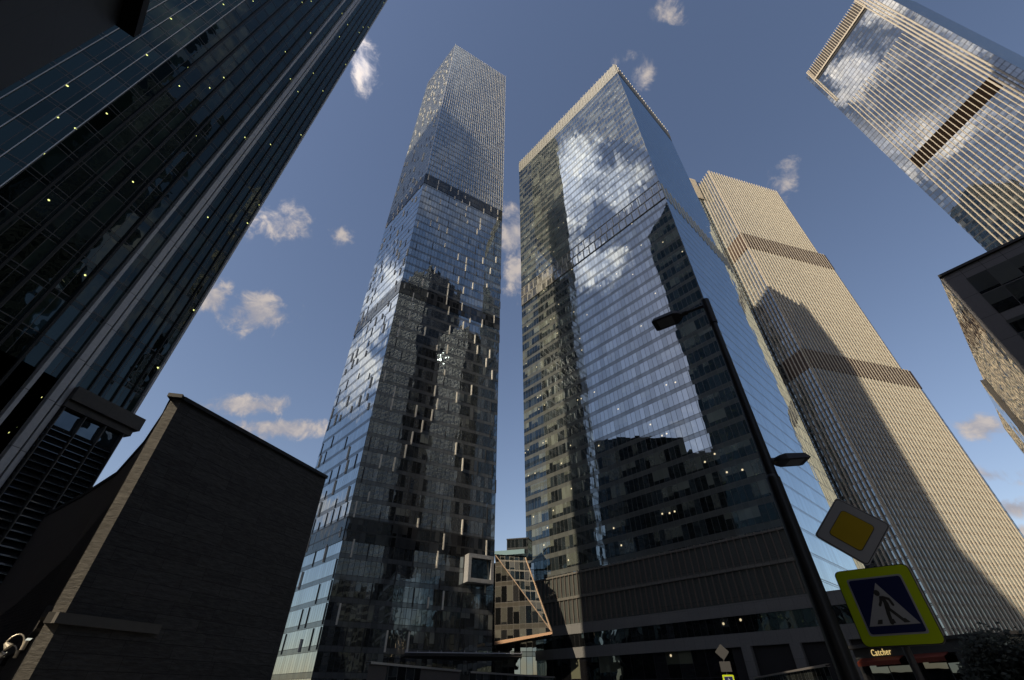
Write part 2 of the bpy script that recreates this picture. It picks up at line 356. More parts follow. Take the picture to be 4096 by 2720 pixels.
for p,q in((BL,BF),(BF,BR)):
    b=MB(); b.seg(p,q,234.6,245,-.6,.12); b.build('parapet_band',par,B)
    b=MB(); b.seg(p,q,130,139.5,.02,.16 if p==BL else .05); b.build('louvre_band',bandg if p==BL else fBr,B)
    fins+=bars(p,q,237,245.5,1.75,1.0,off=.1)
    if p!=BL: fins+=bars(p,q,130.2,139.4,2.8,1.2,off=.05); continue
    b=MB(); b.seg(p,q,134.5,134.9,.16,.3); b.seg(p,q,139.5,139.7,.1,.3); b.seg(p,q,129.8,130,.1,.3); b.build('band_rail',mat('band_rail_metal',(.16,.155,.14),.5,metal=.2),B)
    fins+=bars(p,q,130.2,134.3,2.8,1.2,off=.15)+bars(p,q,135.1,139.4,2.8,2.1,off=.15)
repeat('parapet_fin',finm,B,[i for i in fins if i[2]>200],.16,.35)
repeat('band_fin',finm,B,[i for i in fins if i[2]<200],.16,.25)
b=MB(); b.seg(BL,BF,15,25.7,.02,.2); b.build('lower_louvre_band',panels('green_grey_panel',(.075,.082,.076),1.4,5.3,.05,.35,.2,metal=.3,spec=.6),B)
b=MB(); b.seg(BL,BF,20.1,20.7,.2,.5); b.seg(BL,BF,25.4,25.8,.2,.5); b.build('lower_band_rail',bandm,B)
repeat('lower_band_fin',mat('dull_bronze_fin',(.16,.13,.11),.4,metal=.3,vary=.2,vscale=.5),B,bars(BL,BF,15.2,20.0,1.4,1.0,off=.2)+bars(BL,BF,20.8,25.9,1.4,1.7,off=.2),.16,.32)
# podium
PE=(BF[0]+.666*10,BF[1]-.744*10); n=outn(BL,BF)
gran=panels('grey_granite_band',(.125,.125,.122),2.2,2.1,.025,.6,.12,bump=.1)
d2=(.727,.687)
PB=(PE[0]+d2[0]*20,PE[1]+d2[1]*20); PC=(BF[0]+d2[0]*20,BF[1]+d2[1]*20)
b=MB(); b.seg(BL,PE,13,15.0,-.8,.5); b.seg(PE,PB,13,15,-.8,.5); b.build('granite_band',gran,B)
b=MB(); b.seg(BL,PE,8.4,10.4,-.8,.5); b.seg(PE,PB,8.4,10.4,-.8,.5); b.build('granite_band',gran,B)
b=MB(); b.prism([BF,PE,PB,PC],14.6,14.9); b.build('podium_roof',M['roof'],B)
fP=facade('podium_strip_glass',1.45,2.6,.0,.07,.05,r0=.16,blind=.12,bcol=(.08,.085,.08),lights=.10,tilt=.02,wave=.03,wscale=.2,group=4,inside=(.01,.011,.012),ls=.7)
b=MB(); b.wall(BL,PE,10.4,13,0,.25); b.wall(PE,PB,10.4,13,0,.25); b.build('strip_window',fP,B)
fG=facade('shopfront_glass',2.8,4.2,.0,.10,.1,r0=.12,blind=.25,bcol=(.11,.115,.08),lights=.15,tilt=.012,wave=.02,group=2,inside=(.006,.006,.007),ls=.7)
b=MB(); b.wall(BL,PE,0,8.4,0,-1.4 if 0 else .1); b.build('shopfront',fG,B)
for d in (14.8,6.6,-.5,-8.5):
    x,y=(BF[0]+(BL[0]-BF[0])/dist(BL,BF)*d,BF[1]+(BL[1]-BF[1])/dist(BL,BF)*d)
    p=(x+.333*2,y-.372*2) if 0 else (x,y); q=(p[0]+.666*1.7,p[1]-.744*1.7)
    b=MB(); b.seg(p,q,0,8.4,.1,1.0); b.build('stone_column',gran,B)
dk=mat('flat_black',(.006,.006,.007),.7)
x0=along(BF,BL,17); b=MB(); b.seg(x0,PE,0,8.38,.1,.14); b.build('arcade_shade_sheet',dk,B)  # thin black sheet over the shopfront, standing in for arcade shade

# ================================================================ C: striped tower behind B
CF,CR=(145.0,174.2),(203.8,191.2); HC=302
cu=((CR[0]-CF[0])/61.2,(CR[1]-CF[1])/61.2); cv=(-cu[1],cu[0])       # along front, going back
def cp(a,b_): return (CF[0]+cu[0]*a+cv[0]*b_,CF[1]+cu[1]*a+cv[1]*b_)
Ct=thing('skyscraper','stepped tower clad in close cream vertical stripes behind the broad office tower','tower',(*cp(30,20),0))
fC=facade('striped_tower_glass',1.5,3.7,.2,.05,.25,r0=.3,blind=.35,bcol=(.13,.13,.115),lights=0,tilt=.01,wave=.006,spcol=(.07,.07,.065),frame=(.12,.11,.10),group=2)
cream=mat('cream_fibre_concrete',(.45,.40,.32),.75,vary=.12,vscale=.1)
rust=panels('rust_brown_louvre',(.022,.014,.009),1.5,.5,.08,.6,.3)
rustc=panels('lit_rust_louvre',(.06,.033,.020),1.5,.5,.08,.6,.3)  # redder copy of the louvre brown, its sunlit look put into the colour
W1,W2,W3=61.2,66.0,71.0
lev=[(230,302,W1),(137,230,W2),(0,137,W3)]
for z0,z1,w in lev:
    b=MB(); P=[cp(0,0),cp(w,0),cp(w,40),cp(0,40)]; b.prism(P,z0,z1); b.build('curtain_wall',fC,Ct)
b=MB(); b.prism([cp(-7.5,13),cp(50,13),cp(50,45),cp(-7.5,45)],0,310); b.build('rear_glass_wall',fC,Ct)
ff=[]
for z0,z1,w in lev:
    ff+=bars(cp(0,0),cp(w,0),z0 if z0 else 13,z1+1.5 if z1==302 else z1+.4,2.2,.45,w-.2)
    if z1<302:
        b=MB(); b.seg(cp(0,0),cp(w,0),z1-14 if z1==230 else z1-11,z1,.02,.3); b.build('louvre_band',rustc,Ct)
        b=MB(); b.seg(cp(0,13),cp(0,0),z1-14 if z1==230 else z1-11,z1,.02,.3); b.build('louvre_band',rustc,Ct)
repeat('stripe_fin',cream,Ct,ff,.55,.45,limit=100)
# (the narrow side)
repeat('side_stripe_fin',cream,Ct,bars(cp(0,13),cp(0,0),0,303,2.1,.2)+bars(cp(-7.5,13),cp(-.3,13),285,311,.9,.3),.42,.75)
b=MB(); b.poly([(*cp(0,0),301),(*cp(W1,0),301),(*cp(W1,40),301),(*cp(0,40),301)]); b.build('roof',M['roof'],Ct)

# ================================================================ D: striped tower at the upper right
DL,DR=(209.7,123.6),(218.9,81.3); HD=345
du=((DR[0]-DL[0])/43.3,(DR[1]-DL[1])/43.3); dv=(-du[1],du[0])
def dp(a,b_): return (DL[0]+du[0]*a+dv[0]*b_,DL[1]+du[1]*a+dv[1]*b_)
Dt=thing('skyscraper','very tall striped tower with a glass panel near its top, at the upper right','tower',(*dp(21,18),0))
dkb=mat('black_brown_louvre',(.012,.008,.006),.9,spec=.05)
fD=facade('second_striped_glass',1.5,3.7,.16,.06,.12,r0=.34,blind=.25,bcol=(.12,.13,.125),lights=0,tilt=.003,wave=.006,spcol=(.04,.043,.045),frame=(.03,.03,.032),group=2,tint=(.85,.90,.90))
for p,q in((dp(-2.6,0),dp(50.5,0)),):
    b=MB(); b.wall(p,q,0,HD-1,10); b.build('curtain_wall',fD,Dt)
b=MB(); b.wall(dp(-2.6,36),dp(-2.6,0),0,HD-1,10); b.wall(dp(50.5,0),dp(50.5,36),0,HD-1,10); b.wall(dp(50.5,36),dp(-2.6,36),0,HD-1,10); b.build('side_glass_wall',fD,Dt)
b=MB(); b.poly([(*dp(-2.6,0),HD-2),(*dp(50.5,0),HD-2),(*dp(50.5,36),HD-2),(*dp(-2.6,36),HD-2)]); b.build('roof',M['roof'],Dt)
b=MB(); b.seg(dp(2.6,0),dp(43.4,0),213,222.5,.02,.08); b.build('louvre_band',dkb,Dt)
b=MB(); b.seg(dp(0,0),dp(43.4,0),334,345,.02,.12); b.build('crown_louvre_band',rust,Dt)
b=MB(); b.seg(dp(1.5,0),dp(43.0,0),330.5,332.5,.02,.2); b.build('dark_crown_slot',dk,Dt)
b=MB(); b.seg(dp(0,0),dp(43.0,0),332.6,334,.1,.8); b.build('crown_ledge',cream,Dt)
ff=bars(dp(0,0),dp(43.4,0),150,290,1.9,2.9,42)+bars(dp(0,0),dp(43.4,0),333.5,346.5,1.3,.2,43.3)
repeat('stripe_fin',cream,Dt,ff,.27,.5)
repeat('broad_edge_fin',cream,Dt,bars(dp(0,0),dp(46,0),140,346,1.45,42.6,47),.55,.9)
repeat('edge_fin',cream,Dt,bars(dp(0,0),dp(46,0),300,346,1.0,-.1,.9),.3,.8)

# ================================================================ F: near dark tower on the left
F1,F0=(-35.5,36.4),(-40.9,19.7)          # right facet runs F0->F1
F2=(-76,-29)
Fr=(-73.5,48.8)
HF=262
Ft=thing('skyscraper','near dark green glass tower across the upper left with pale vertical pilasters','tower',(-60,20,0))
fF=facade('dark_green_glass',1.05,4.0,.15,.05,.07,graz=.42,lr=.085,r0=.05,blind=.12,bcol=(.02,.03,.03),lights=.24,tilt=.012,wave=.035,wscale=.5,inside=(.008,.014,.012),spcol=(.006,.011,.011),frame=(.075,.07,.066),tint=(.75,.95,.95),group=2,lcol=(.85,.9,.3),spref=.75,ls=1.6)
fF2=facade('left_green_glass',1.45,4.0,.14,.05,.08,graz=.42,lr=.10,r0=.06,blind=.1,bcol=(.02,.03,.03),lights=.24,tilt=.006,wave=.03,wscale=.35,inside=(.002,.003,.0035),spcol=(.006,.010,.010),frame=(.11,.10,.095),tint=(.65,.92,.88),group=2,lcol=(.85,.9,.3),spref=.8,ls=1.6)
ZB=22.0
b=MB(); b.wall(F0,F1,ZB,HF,0); b.build('curtain_wall',fF,Ft)
b=MB(); b.wall(F2,F0,ZB-22,HF,0); b.build('curtain_wall',fF2,Ft)
b=MB(); b.wall(F1,Fr,ZB,HF,0); b.wall(Fr,F2,0,HF,0); b.build('rear_wall',fF,Ft)
b=MB(); b.poly([(x,y,HF-1) for x,y in(F0,F1,Fr,F2)]); b.build('roof',M['roof'],Ft)
pil=panels('pale_grey_pilaster',(.46,.46,.47),2,4.0,.05,.5,.12,bump=.1,metal=.2)
F1t=along(F1,F0,17.55)
def fdist(d): return along(F1,F0,d)
b=MB(); b.seg(fdist(6.4),fdist(5.82),ZB-22,HF,.02,.55); b.build('pilaster',pil,Ft)
b=MB(); b.seg(fdist(5.6),fdist(5.2),ZB-22,HF,.02,.22); b.build('pilaster',pil,Ft)
b=MB(); b.seg(fdist(8.05),fdist(7.72),ZB-22,HF,.02,.55); b.build('pilaster',pil,Ft)
b=MB(); b.seg(fdist(.22),fdist(-.02),ZB,HF,.02,.30); b.build('corner_trim',pil,Ft)
dkf=mat('dark_mullion',(.012,.012,.012),.5,metal=.3)
a_=math.atan2(F1[1]-F0[1],F1[0]-F0[0]); no=outn(F0,F1)
mu=[(*fdist(d),ZB,HF,a_) for d in (1.15,2.2,3.2,4.2)]
mu2=[(*fdist(d),0,HF,a_) for d in (9.3,10.9,12.5,14.1,15.8)]
repeat('mullion',dkf,Ft,mu,.10,.22); repeat('deep_mullion',dkf,Ft,mu2,.20,.40)
lf=mat('light_metal_fin',(.75,.70,.64),.35,metal=.5,vary=.1)
repeat('bright_fin',lf,Ft,bars(F0,F2,0,HF,1.45,0.0,24),.13,.45) if 0 else None
a2=math.atan2(F0[1]-F2[1],F0[0]-F2[0])
repeat('bright_fin',lf,Ft,[(*along(F0,F2,d),0,HF,a2) for d in (.05,1.45,2.9,4.35,5.9,7.4,8.9,10.4)],.06,.16)
# base storeys of F, louvred
bp=[fdist(-.05),fdist(6.5)]
brn=panels('grey_brown_cornice',(.075,.068,.062),3,2,.02,.6,.15,bump=.1)
b=MB(); b.seg(fdist(5.15),fdist(-.8),20.6,22.0,.0,1.1)
b=MB()
P0,P1=fdist(5.15),fdist(0)
b.seg(P0,fdist(-.9),20.7,21.9,-.6,.75); b.build('cornice',brn,Ft)
b=MB(); b.seg(P0,fdist(-.6),20.1,20.68,-.4,.45); b.build('cornice',brn,Ft)
fFb=facade('base_glass',1.9,5.2,.0,.08,.06,graz=.6,r0=.10,blind=.1,bcol=(.02,.02,.02),lights=0,tilt=.03,wave=.10,wscale=.6,inside=(.004,.005,.006),frame=(.05,.047,.045),tint=(.75,.9,1))
b=MB(); b.wall(P0,P1,0,20.1,0); b.wall(P1,Fr,0,ZB,0); b.build('base_wall',fFb,Ft)
lvr=mat('glass_louvre',(.10,.11,.12),.10,metal=.85,spec=.8,bump=.15,bscale=1.2)
its=[]
zz=18.2
L=dist(P0,P1); nb=outn(P0,P1); 
k=0
while zz>1:
    b=MB()
    p=(P0[0]+nb[0]*.05,P0[1]+nb[1]*.05); q=(P1[0]+nb[0]*.05,P1[1]+nb[1]*.05)
    o=.30
    a1=(p[0],p[1],zz+.42); a2_=(q[0],q[1],zz+.42); a3=(q[0]+nb[0]*o,q[1]+nb[1]*o,zz); a4=(p[0]+nb[0]*o,p[1]+nb[1]*o,zz)
    b.quad(a4,a3,a2_,a1); b.quad((a4[0],a4[1],zz-.04),(a1[0],a1[1],zz+.37),(a2_[0],a2_[1],zz+.37),(a3[0],a3[1],zz-.04)); b.quad((a4[0],a4[1],zz-.04),(a3[0],a3[1],zz-.04),a3,a4)
    b.build('louvre',lvr,Ft); zz-=.52; k+=1
repeat('base_mullion',mat('grey_mullion',(.09,.085,.08),.5,metal=.3),Ft,[(*fdist(d),0,20,a_) for d in (0.0,1.6,3.3,5.0)],.07,.52)

# ================================================================ G: near dark stone-clad building
g_=.8
G0,G1=(-14.6,16.8),(-11.2,25.84); HG=11.8
stone=panels('dark_slate_cladding',(.040,.039,.038),1.9,.45,.016,.55,.5,stagger=.9,nscale=2.2,streak=2.6,bump=.9,spec=.3)
lstone=panels('light_slate_edge',(.16,.148,.125),1.6,.45,.012,.5,.35,nscale=3,streak=2,bump=.5)
Gt=thing('stone_building','low dark slate-clad building with a raking roof edge in the lower left foreground','building',(-18,24,0))
b=MB(); b.wall(G0,G1,0,HG,0); b.build('slate_wall',stone,Gt)
# curved left side
cur=[(-14.95,16.65),(-15.9,17.75),(-18.8,20.8),(-23.0,24.8),(-27.6,28.3),(-33.4,32.4)]
Ge=(-15.22,16.95)
b=MB(); b.wall(cur[0],G0,0,HG,0); b.build('corner_pier',lstone,Gt)
b=MB(); b.wall(G1,(-17.5,29.5),0,HG,0); b.poly([(G0[0],G0[1],HG-.1),(G1[0],G1[1],HG-.1),(-17.5,29.5,HG-.1),(-33.4,34,HG-.1)]+[(x,y,HG-.1) for x,y in reversed(cur)]); b.build('rear_wall',stone,Gt)
cop=mat('black_metal_coping',(.010,.010,.010),.5,metal=.3)
b=MB(); b.seg(G0,G1,HG-.03,HG+.14,-.5,.13); b.seg((-15.05,16.55),(G0[0]+.1,G0[1]-.12),HG-.03,HG+.14,-.6,.13)
for i in range(len(cur)-1): b.seg(cur[i+1],cur[i],HG-.28,HG-.02,-.3,.06)
b.build('coping',cop,Gt)
fas=panels('brown_grey_fascia',(.065,.058,.053),2.5,3,.015,.6,.1,bump=.05)
lou=panels('dark_louvre_grille',(.045,.038,.034),30,.16,.08,.5,.2,bump=1.0,metal=.3)
sil=mat('dark_metal_sill',(.035,.033,.031),.5,metal=.2)
lowst=panels('rough_stone_base',(.05,.048,.045),.9,.5,.02,.7,.4,stagger=.6,nscale=3)
u=0; bF,bL,bS,bW=MB(),MB(),MB(),MB()
zt=[9.4,9.3,8.6,7.4,5.6,4.2]; zb=[3.9,3.9,3.7,3.3,3.0,2.8]
for i in range(len(cur)-1):
    p,q=cur[i+1],cur[i]; L=dist(p,q)
    def qd(bb,za,zb_,zc,zd,o=0):
        bb.quad((p[0],p[1],za),(q[0],q[1],zb_),(q[0],q[1],zc),(p[0],p[1],zd),[(u,za),(u+L,zb_),(u+L,zc),(u,zd)])
    qd(bF,zt[i+1],zt[i],HG,HG); qd(bL,zb[i+1],zb[i],zt[i],zt[i+1]); qd(bW,0,0,zb[i]-.3,zb[i+1]-.3)
    bS.seg(p,q,min(zb[i],zb[i+1])-.32,min(zb[i],zb[i+1]),-.1,.18)
    u+=L
bF.build('fascia',fas,Gt); bL.build('louvre_panel',lou,Gt); bS.build('sill',sil,Gt); bW.build('base_wall',lowst,Gt)
ld=mat('stone_ledge',(.075,.070,.062),.6,vary=.2,vscale=3)
b=MB(); b.seg(along(G0,G1,-.25),along(G0,G1,3.3),3.42,3.72,-.02,.16); b.seg(cur[0],G0,3.42,3.72,-.02,.16); b.build('ledge',ld,Gt)
# wall camera/lamp on a loop bracket beside the corner
def loop_lamp(loc,label,s=1.0):
    T_=thing('wall_lamp',label,'lamp',loc,'loop-arm lamps on the stone wall')
    x,y,z=loc; b=MB(); pr=None
    dx,dy=-.70,-.25
    for k in range(13):
        a=math.pi*k/12; P=(x+dx*.30*s*(1-math.cos(a)),y+dy*.30*s*(1-math.cos(a)),z+.28*s*math.sin(a))
        if pr: b.cyl(pr,P,.022*s,.022*s,8,False)
        pr=P
    b.build('curved_arm',M['lampm'],T_)
    b=MB(); e=pr; b.cyl((e[0],e[1],e[2]+.04),(e[0]+.12*s,e[1]+.05*s,e[2]-.06*s),.05*s,.11*s,12); b.build('lamp_head',M['lampm'],T_)
    b=MB(); b.cyl((x+.03,y+.03,z-.12*s),(x+.03,y+.03,z+.12*s),.06*s,.06*s,10); b.build('wall_plate',M['lampm'],T_)
M['lampm']=mat('pale_lamp_metal',(.55,.50,.40),.35,metal=.4)

# ================================================================ H: dark clad building overhead at the upper left
H0=(-11.3,4.1); hv=(.70,-.714)
H1=(H0[0]+hv[0]*9,H0[1]+hv[1]*9)
Ht=thing('clad_building','very dark panel-clad building corner filling the top left corner of the picture','building',(-12,0,0))
hp=panels('near_black_cladding',(.009,.008,.008),2.6,3.4,.03,.6,.15,bump=.05)
b=MB(); b.prism([H0,(H0[0]-8,H0[1]-2),(H1[0]-8,H1[1]-3),H1],0,16.6); b.build('clad_wall',hp,Ht)
b=MB(); b.seg((H0[0]-hv[0]*.1,H0[1]-hv[1]*.1),H1,16.6,17.0,-.4,.12); b.build('roof_edge',mat('brown_black_fascia',(.008,.006,.006),.7,spec=.1),Ht)

# ================================================================ E: stone and metal clad building at the right edge
E0=(57.1,40.5); HE=45.0        # dark face runs towards az 141
Ed=(E0[0]+.63*40,E0[1]-.777*40)
En=(E0[0]+.731*60,E0[1]+.682*60)
Et=thing('corner_building','charcoal panelled building with a wavy mirror-glass flank cut by the right edge','building',(75,50,0))
mp=panels('charcoal_metal_panel',(.085,.083,.085),2.0,3.4,.05,.45,.08,bump=.03,metal=.4)
fE=facade('office_strip_glass',2.05,3.1,.0,.07,.06,r0=.10,blind=.75,bcol=(.055,.058,.056),lights=0,tilt=.006,wave=.02,group=1,inside=(.005,.005,.006))
b=MB(); b.wall(E0,Ed,0,HE,0); b.build('panel_wall',mp,Et)
b=MB()
p=(E0[0]+.63*1.9,E0[1]-.777*1.9)
for z0,z1 in((40.45,43.3),(37.25,40.35),(33.1,36.1),(29.9,33.0),(25.8,28.8),(22.6,25.7),(18.5,21.5),(11.2,17.4),(3.8,9.6)): b.wall(p,Ed,z0,z1,0,.03)
b.build('window_strip',fE,Et)
b=MB(); b.seg(E0,Ed,HE,HE+.35,-.5,.3); b.build('coping',cop,Et)
ledge=facade('flank_mirror_glass',2.2,3.6,.0,.10,.10,inside=(.05,.047,.04),r0=.34,blind=.25,bcol=(.30,.27,.21),lights=0,tilt=.008,wave=.018,wscale=.25,frame=(.16,.14,.11),group=1,tint=(1,.97,.92))
b=MB(); b.wall((E0[0]+.731*62,E0[1]+.682*62),E0,0,HE,0); b.build('glass_flank',ledge,Et)
b=MB(); b.poly([(*E0,HE-.1),(*Ed,HE-.1),(Ed[0]+44,Ed[1]+41,HE-.1),(*En,HE-.1)]); b.build('roof',M['roof'],Et)
# rear wing that steps out
X0=(83.0,65.2); b=MB(); b.wall((X0[0]+.75*38,X0[1]+.66*38),X0,0,45.2,0); b.build('rear_glass_flank',ledge,Et)
b=MB(); b.wall(X0,(X0[0]+8,X0[1]-4),0,45.2); b.build('return_wall',mp,Et)

# ================================================================ K: low glazed link between the two central towers
Kt=thing('glazed_pavilion','low glazed building with a slanting glass triangle in the gap between the central towers','building',(2,126,0))
tl,tr,tip,bl=(-4.3,125,30.3),(3.4,122.6,29.0),(8.95,118.9,13.0),(-4.1,124.6,11.6)
fK=facade('pavilion_glass',1.5,4.6,.22,.1,.1,r0=.24,blind=.55,bcol=(.10,.098,.082),lights=.03,tilt=.01,wave=.02,spcol=(.06,.055,.045),frame=(.06,.055,.05),group=1,inside=(.01,.01,.01))
b=MB(); b.poly([bl,tip,tl],[(0,11.6),(13.4,13),(0,30.3)]); b.build('banded_window_wall',fK,Kt)
fK2=facade('sloping_glass',1.25,2.4,.12,.07,.07,r0=.42,blind=.5,bcol=(.15,.15,.14),lights=0,tilt=.03,wave=.03,spcol=(.10,.10,.10),frame=(.15,.14,.12),group=1)
e=.12
b=MB(); b.poly([(tl[0],tl[1]-e,tl[2]),(tip[0],tip[1]-e,tip[2]),(tr[0],tr[1]-e-.9,tr[2])],[(0,30.3),(13.2,13),(8,30)]); b.build('sloping_glass_wall',fK2,Kt)
copper=mat('bronze_edge_trim',(.42,.30,.20),.4,metal=.4,vary=.15)
b=MB(); b.cyl((tl[0],tl[1]-.3,tl[2]),(tip[0],tip[1]-.3,tip[2]),.12,.12,6); b.cyl((tr[0],tr[1]-1.2,tr[2]),(tip[0],tip[1]-.3,tip[2]),.2,.2,6); b.build('edge_trim',copper,Kt)
b=MB(); b.prism([(bl[0],bl[1]-.3),(tip[0]+.1,tip[1]-.5),(tip[0]+.1,tip[1]+9),(bl[0],bl[1]+9)],0,.1)
b=MB(); b.quad((bl[0],bl[1]-.35,10.9),(tip[0]+.1,tip[1]-.45,12.5),(tip[0]+.1,tip[1]-.45,13.0),(bl[0],bl[1]-.35,11.6)); b.build('soffit_edge',mat('copper_soffit_edge',(.36,.22,.13),.5,metal=.2),Kt)
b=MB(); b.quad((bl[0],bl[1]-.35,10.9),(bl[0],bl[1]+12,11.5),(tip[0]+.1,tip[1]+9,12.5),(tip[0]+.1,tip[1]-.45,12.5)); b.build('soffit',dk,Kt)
b=MB(); b.quad((tl[0]-.3,tl[1]+12,30.5),(tl[0]-.3,tl[1]-.4,30.5),(tr[0]+.2,tr[1]-1.4,29.3),(tr[0]+.2,tr[1]+10,29.3)); b.build('roof',cop,Kt)
b=MB(); b.wall((-7,133),(6,133),0,30.2); b.build('rear_wall',fK,Kt)
b=MB(); b.wall((-4.6,125.8),(3.2,123.4),30.4,31.5); b.build('glass_balustrade',mat('balustrade_glass',(.20,.30,.33),.05,spec=.8),Kt)
fR=facade('rooftop_box_glass',1.1,3.2,.15,.1,.12,r0=.25,blind=.3,bcol=(.12,.14,.14),lights=0,frame=(.03,.035,.04))
b=MB(); b.prism([(-1.4,127),(4.2,125.5),(5.5,129),(-.5,131)],30,34.6); b.build('rooftop_box',fR,Kt)
b=MB(); b.prism([(-1.5,126.9),(4.3,125.4),(5.6,129.1),(-.5,131.1)],34.6,34.9); b.build('rooftop_box_lid',cop,Kt)

# ================================================================ buildings added out of view, for the glass to reflect and to cast the big shadows
def block(name,label,pts,h,m,cat='tower'):
    cx=sum(p[0] for p in pts)/len(pts); cy=sum(p[1] for p in pts)/len(pts)
    T_=thing(name,label,cat,(cx,cy,0)); b=MB(); b.prism(pts,0,h,False); b.build('curtain_wall',m,T_)
    b=MB(); b.poly([(x,y,h) for x,y in pts]); b.build('roof',M['roof'],T_); return T_
sh_=(math.sin(R(SUN_AZ)),math.cos(R(SUN_AZ))); se_=(-sh_[1],sh_[0])
fX=facade('shaded_tower_glass',1.5,4,.3,.1,.1,r0=.05,graz=.25,spcol=(.02,.022,.022),inside=(.008,.009,.01),blind=.3,bcol=(.03,.033,.03),lights=.02,tilt=.01,wave=.01)
block('skyscraper','dark tower to the right of the viewer, seen only reflected in the left-hand glass',[(105,-58),(150,-50),(146,-8),(102,-14)],330,fX)
block('added_shade_block','added unseen block behind the viewer, placed so its shadow covers the charcoal building',[(-20.75,-22.35),(-45.5,-42.5),(-20,-74),(4.8,-53.9)],140,fX,'building')  # added out of frame to keep the sun off the charcoal front
block('apartment_block','long grey block far left, seen only reflected low in the office glass',[(-150,-5),(-112,-5),(-110,48),(-150,52)],112,fX,'building')
block('apartment_block','tall plain block far left beyond the near tower, seen only reflected',[(-152,54),(-110,50),(-108,100),(-150,144)],122,fX,'building')
block('added_shade_block','added unseen block behind the clad corner, placed to shade the café side of the street',[(sh_[0]*h+se_[0]*s_,sh_[1]*h+se_[1]*s_) for h,s_ in((40,-19.5),(65,-19.5),(65,-2.5),(40,-2.5))],125,fX,'building')  # added out of frame to shade the podium end and the street
block('office_tower','dark stepped tower behind the charcoal building, seen only reflected',[(118,-6),(190,-6),(190,24),(118,24)],250,fX)
block('apartment_block','stepped grey block to the rear right, seen only reflected in dark glass',[(40,-95),(100,-80),(92,-58),(34,-74)],60,fX,'building')
# added unseen tower shaped for its shadow; silhouette towards the sun is (sideways, height)
sh=(math.sin(R(SUN_AZ)),math.cos(R(SUN_AZ))); se=(-sh[1],sh[0])
prof=[(-150,0),(-106.6,0),(-106.6,403),(-106.5,420),(-105.8,440),(-104.8,460),(-104.4,478),(-104.5,490),(-105,500),(-106.1,504.6),(-109.1,502.5),(-121.4,496.5),(-135,491.8),(-150,486)]
o3=(sh[0]*300+se[0]*-128,sh[1]*300+se[1]*-128)
T_=thing('skyscraper','added unseen round-topped tower far behind the viewer, shaped to shade the flecked tower','tower',(*o3,0))
b=MB(); fr_=[(sh[0]*300+se[0]*a,sh[1]*300+se[1]*a,z) for a,z in prof]; bk=[(x+sh[0]*22,y+sh[1]*22,z) for x,y,z in fr_]
b.poly(fr_,[(a,z) for a,z in prof]); b.poly(list(reversed(bk)),[(a,z) for a,z in reversed(prof)])
for k in range(len(prof)):
    k2=(k+1)%len(prof); b.quad(fr_[k2],fr_[k],bk[k],bk[k2])
b.build('curtain_wall',fX,T_)

# ================================================================ street furniture
# lamp post
PX,PY=4.0,6.58
lp=thing('street_lamp','tall black double street lamp with flat heads crossing the right-hand tower','street lamp',(PX,PY,.13))
b=MB(); b.cyl((PX,PY,.13),(PX,PY,4.2),.125,.10,20,False); b.cyl((PX,PY,4.2),(PX,PY,7.4),.085,.062,20,False); b.cyl((PX,PY,4.15),(PX,PY,4.25),.10,.085,20); b.build('pole',M['black_metal'],lp,True)
b=MB(); b.cyl((PX,PY,7.35),(PX,PY,7.98),.08,.08,16); b.build('top_cap',M['black_metal'],lp)
def head(root,anchor,dirv,L0,L,wid,tilt):
    """flat LED head: anchor on pole, arm L0 long, head L long"""
    d=Vector((dirv[0],dirv[1],0)).normalized(); s=Vector((-d.y,d.x,0)); up=Vector((0,0,1)); d=(d+up*tilt).normalized(); up=d.cross(s)*-1
    if up.z<0: up=-up
    a=Vector(anchor)
    b=MB(); b.cyl(a,a+d*L0,.035,.03,10); b.cyl(a+d*(L0-.12),a+d*(L0+.05),.055,.05,10); b.build('arm',M['black_metal'],root)
    o=a+d*L0
    def ring(x,w,z0,z1): return [o+d*x-s*w+up*z0,o+d*x+s*w+up*z0,o+d*x+s*w*.8+up*z1,o+d*x-s*w*.8+up*z1]
    rs=[ring(0,.05,-.03,.03),ring(.08,wid*.75,-.035,.05),ring(.16,wid,-.04,.06),ring(L*.9,wid,-.04,.045),ring(L,wid*.9,-.035,.0)]
    b=MB()
    for r0,r1 in zip(rs,rs[1:]):
        for k in range(4): b.quad(r0[k],r0[(k+1)%4],r1[(k+1)%4],r1[k])
    b.quad(*reversed(rs[0])); b.quad(*rs[-1]); h=b.build('lamp_head',M['black_metal'],root)
    r0=[o+d*.2-s*wid*.72-up*.045,o+d*.2+s*wid*.72-up*.045,o+d*L*.84+s*wid*.72-up*.045,o+d*L*.84-s*wid*.72-up*.045]
    b=MB(); b.quad(*r0); b.build('lens',mat('grey_lamp_lens',(.10,.105,.11),.3,vary=.2,vscale=9),h)
head(lp,(PX,PY,7.86),(-.87,.56),.50,.62,.20,-.03)
head(lp,(PX,PY,4.47),(.92,-.10),.10,.50,.17,.03)

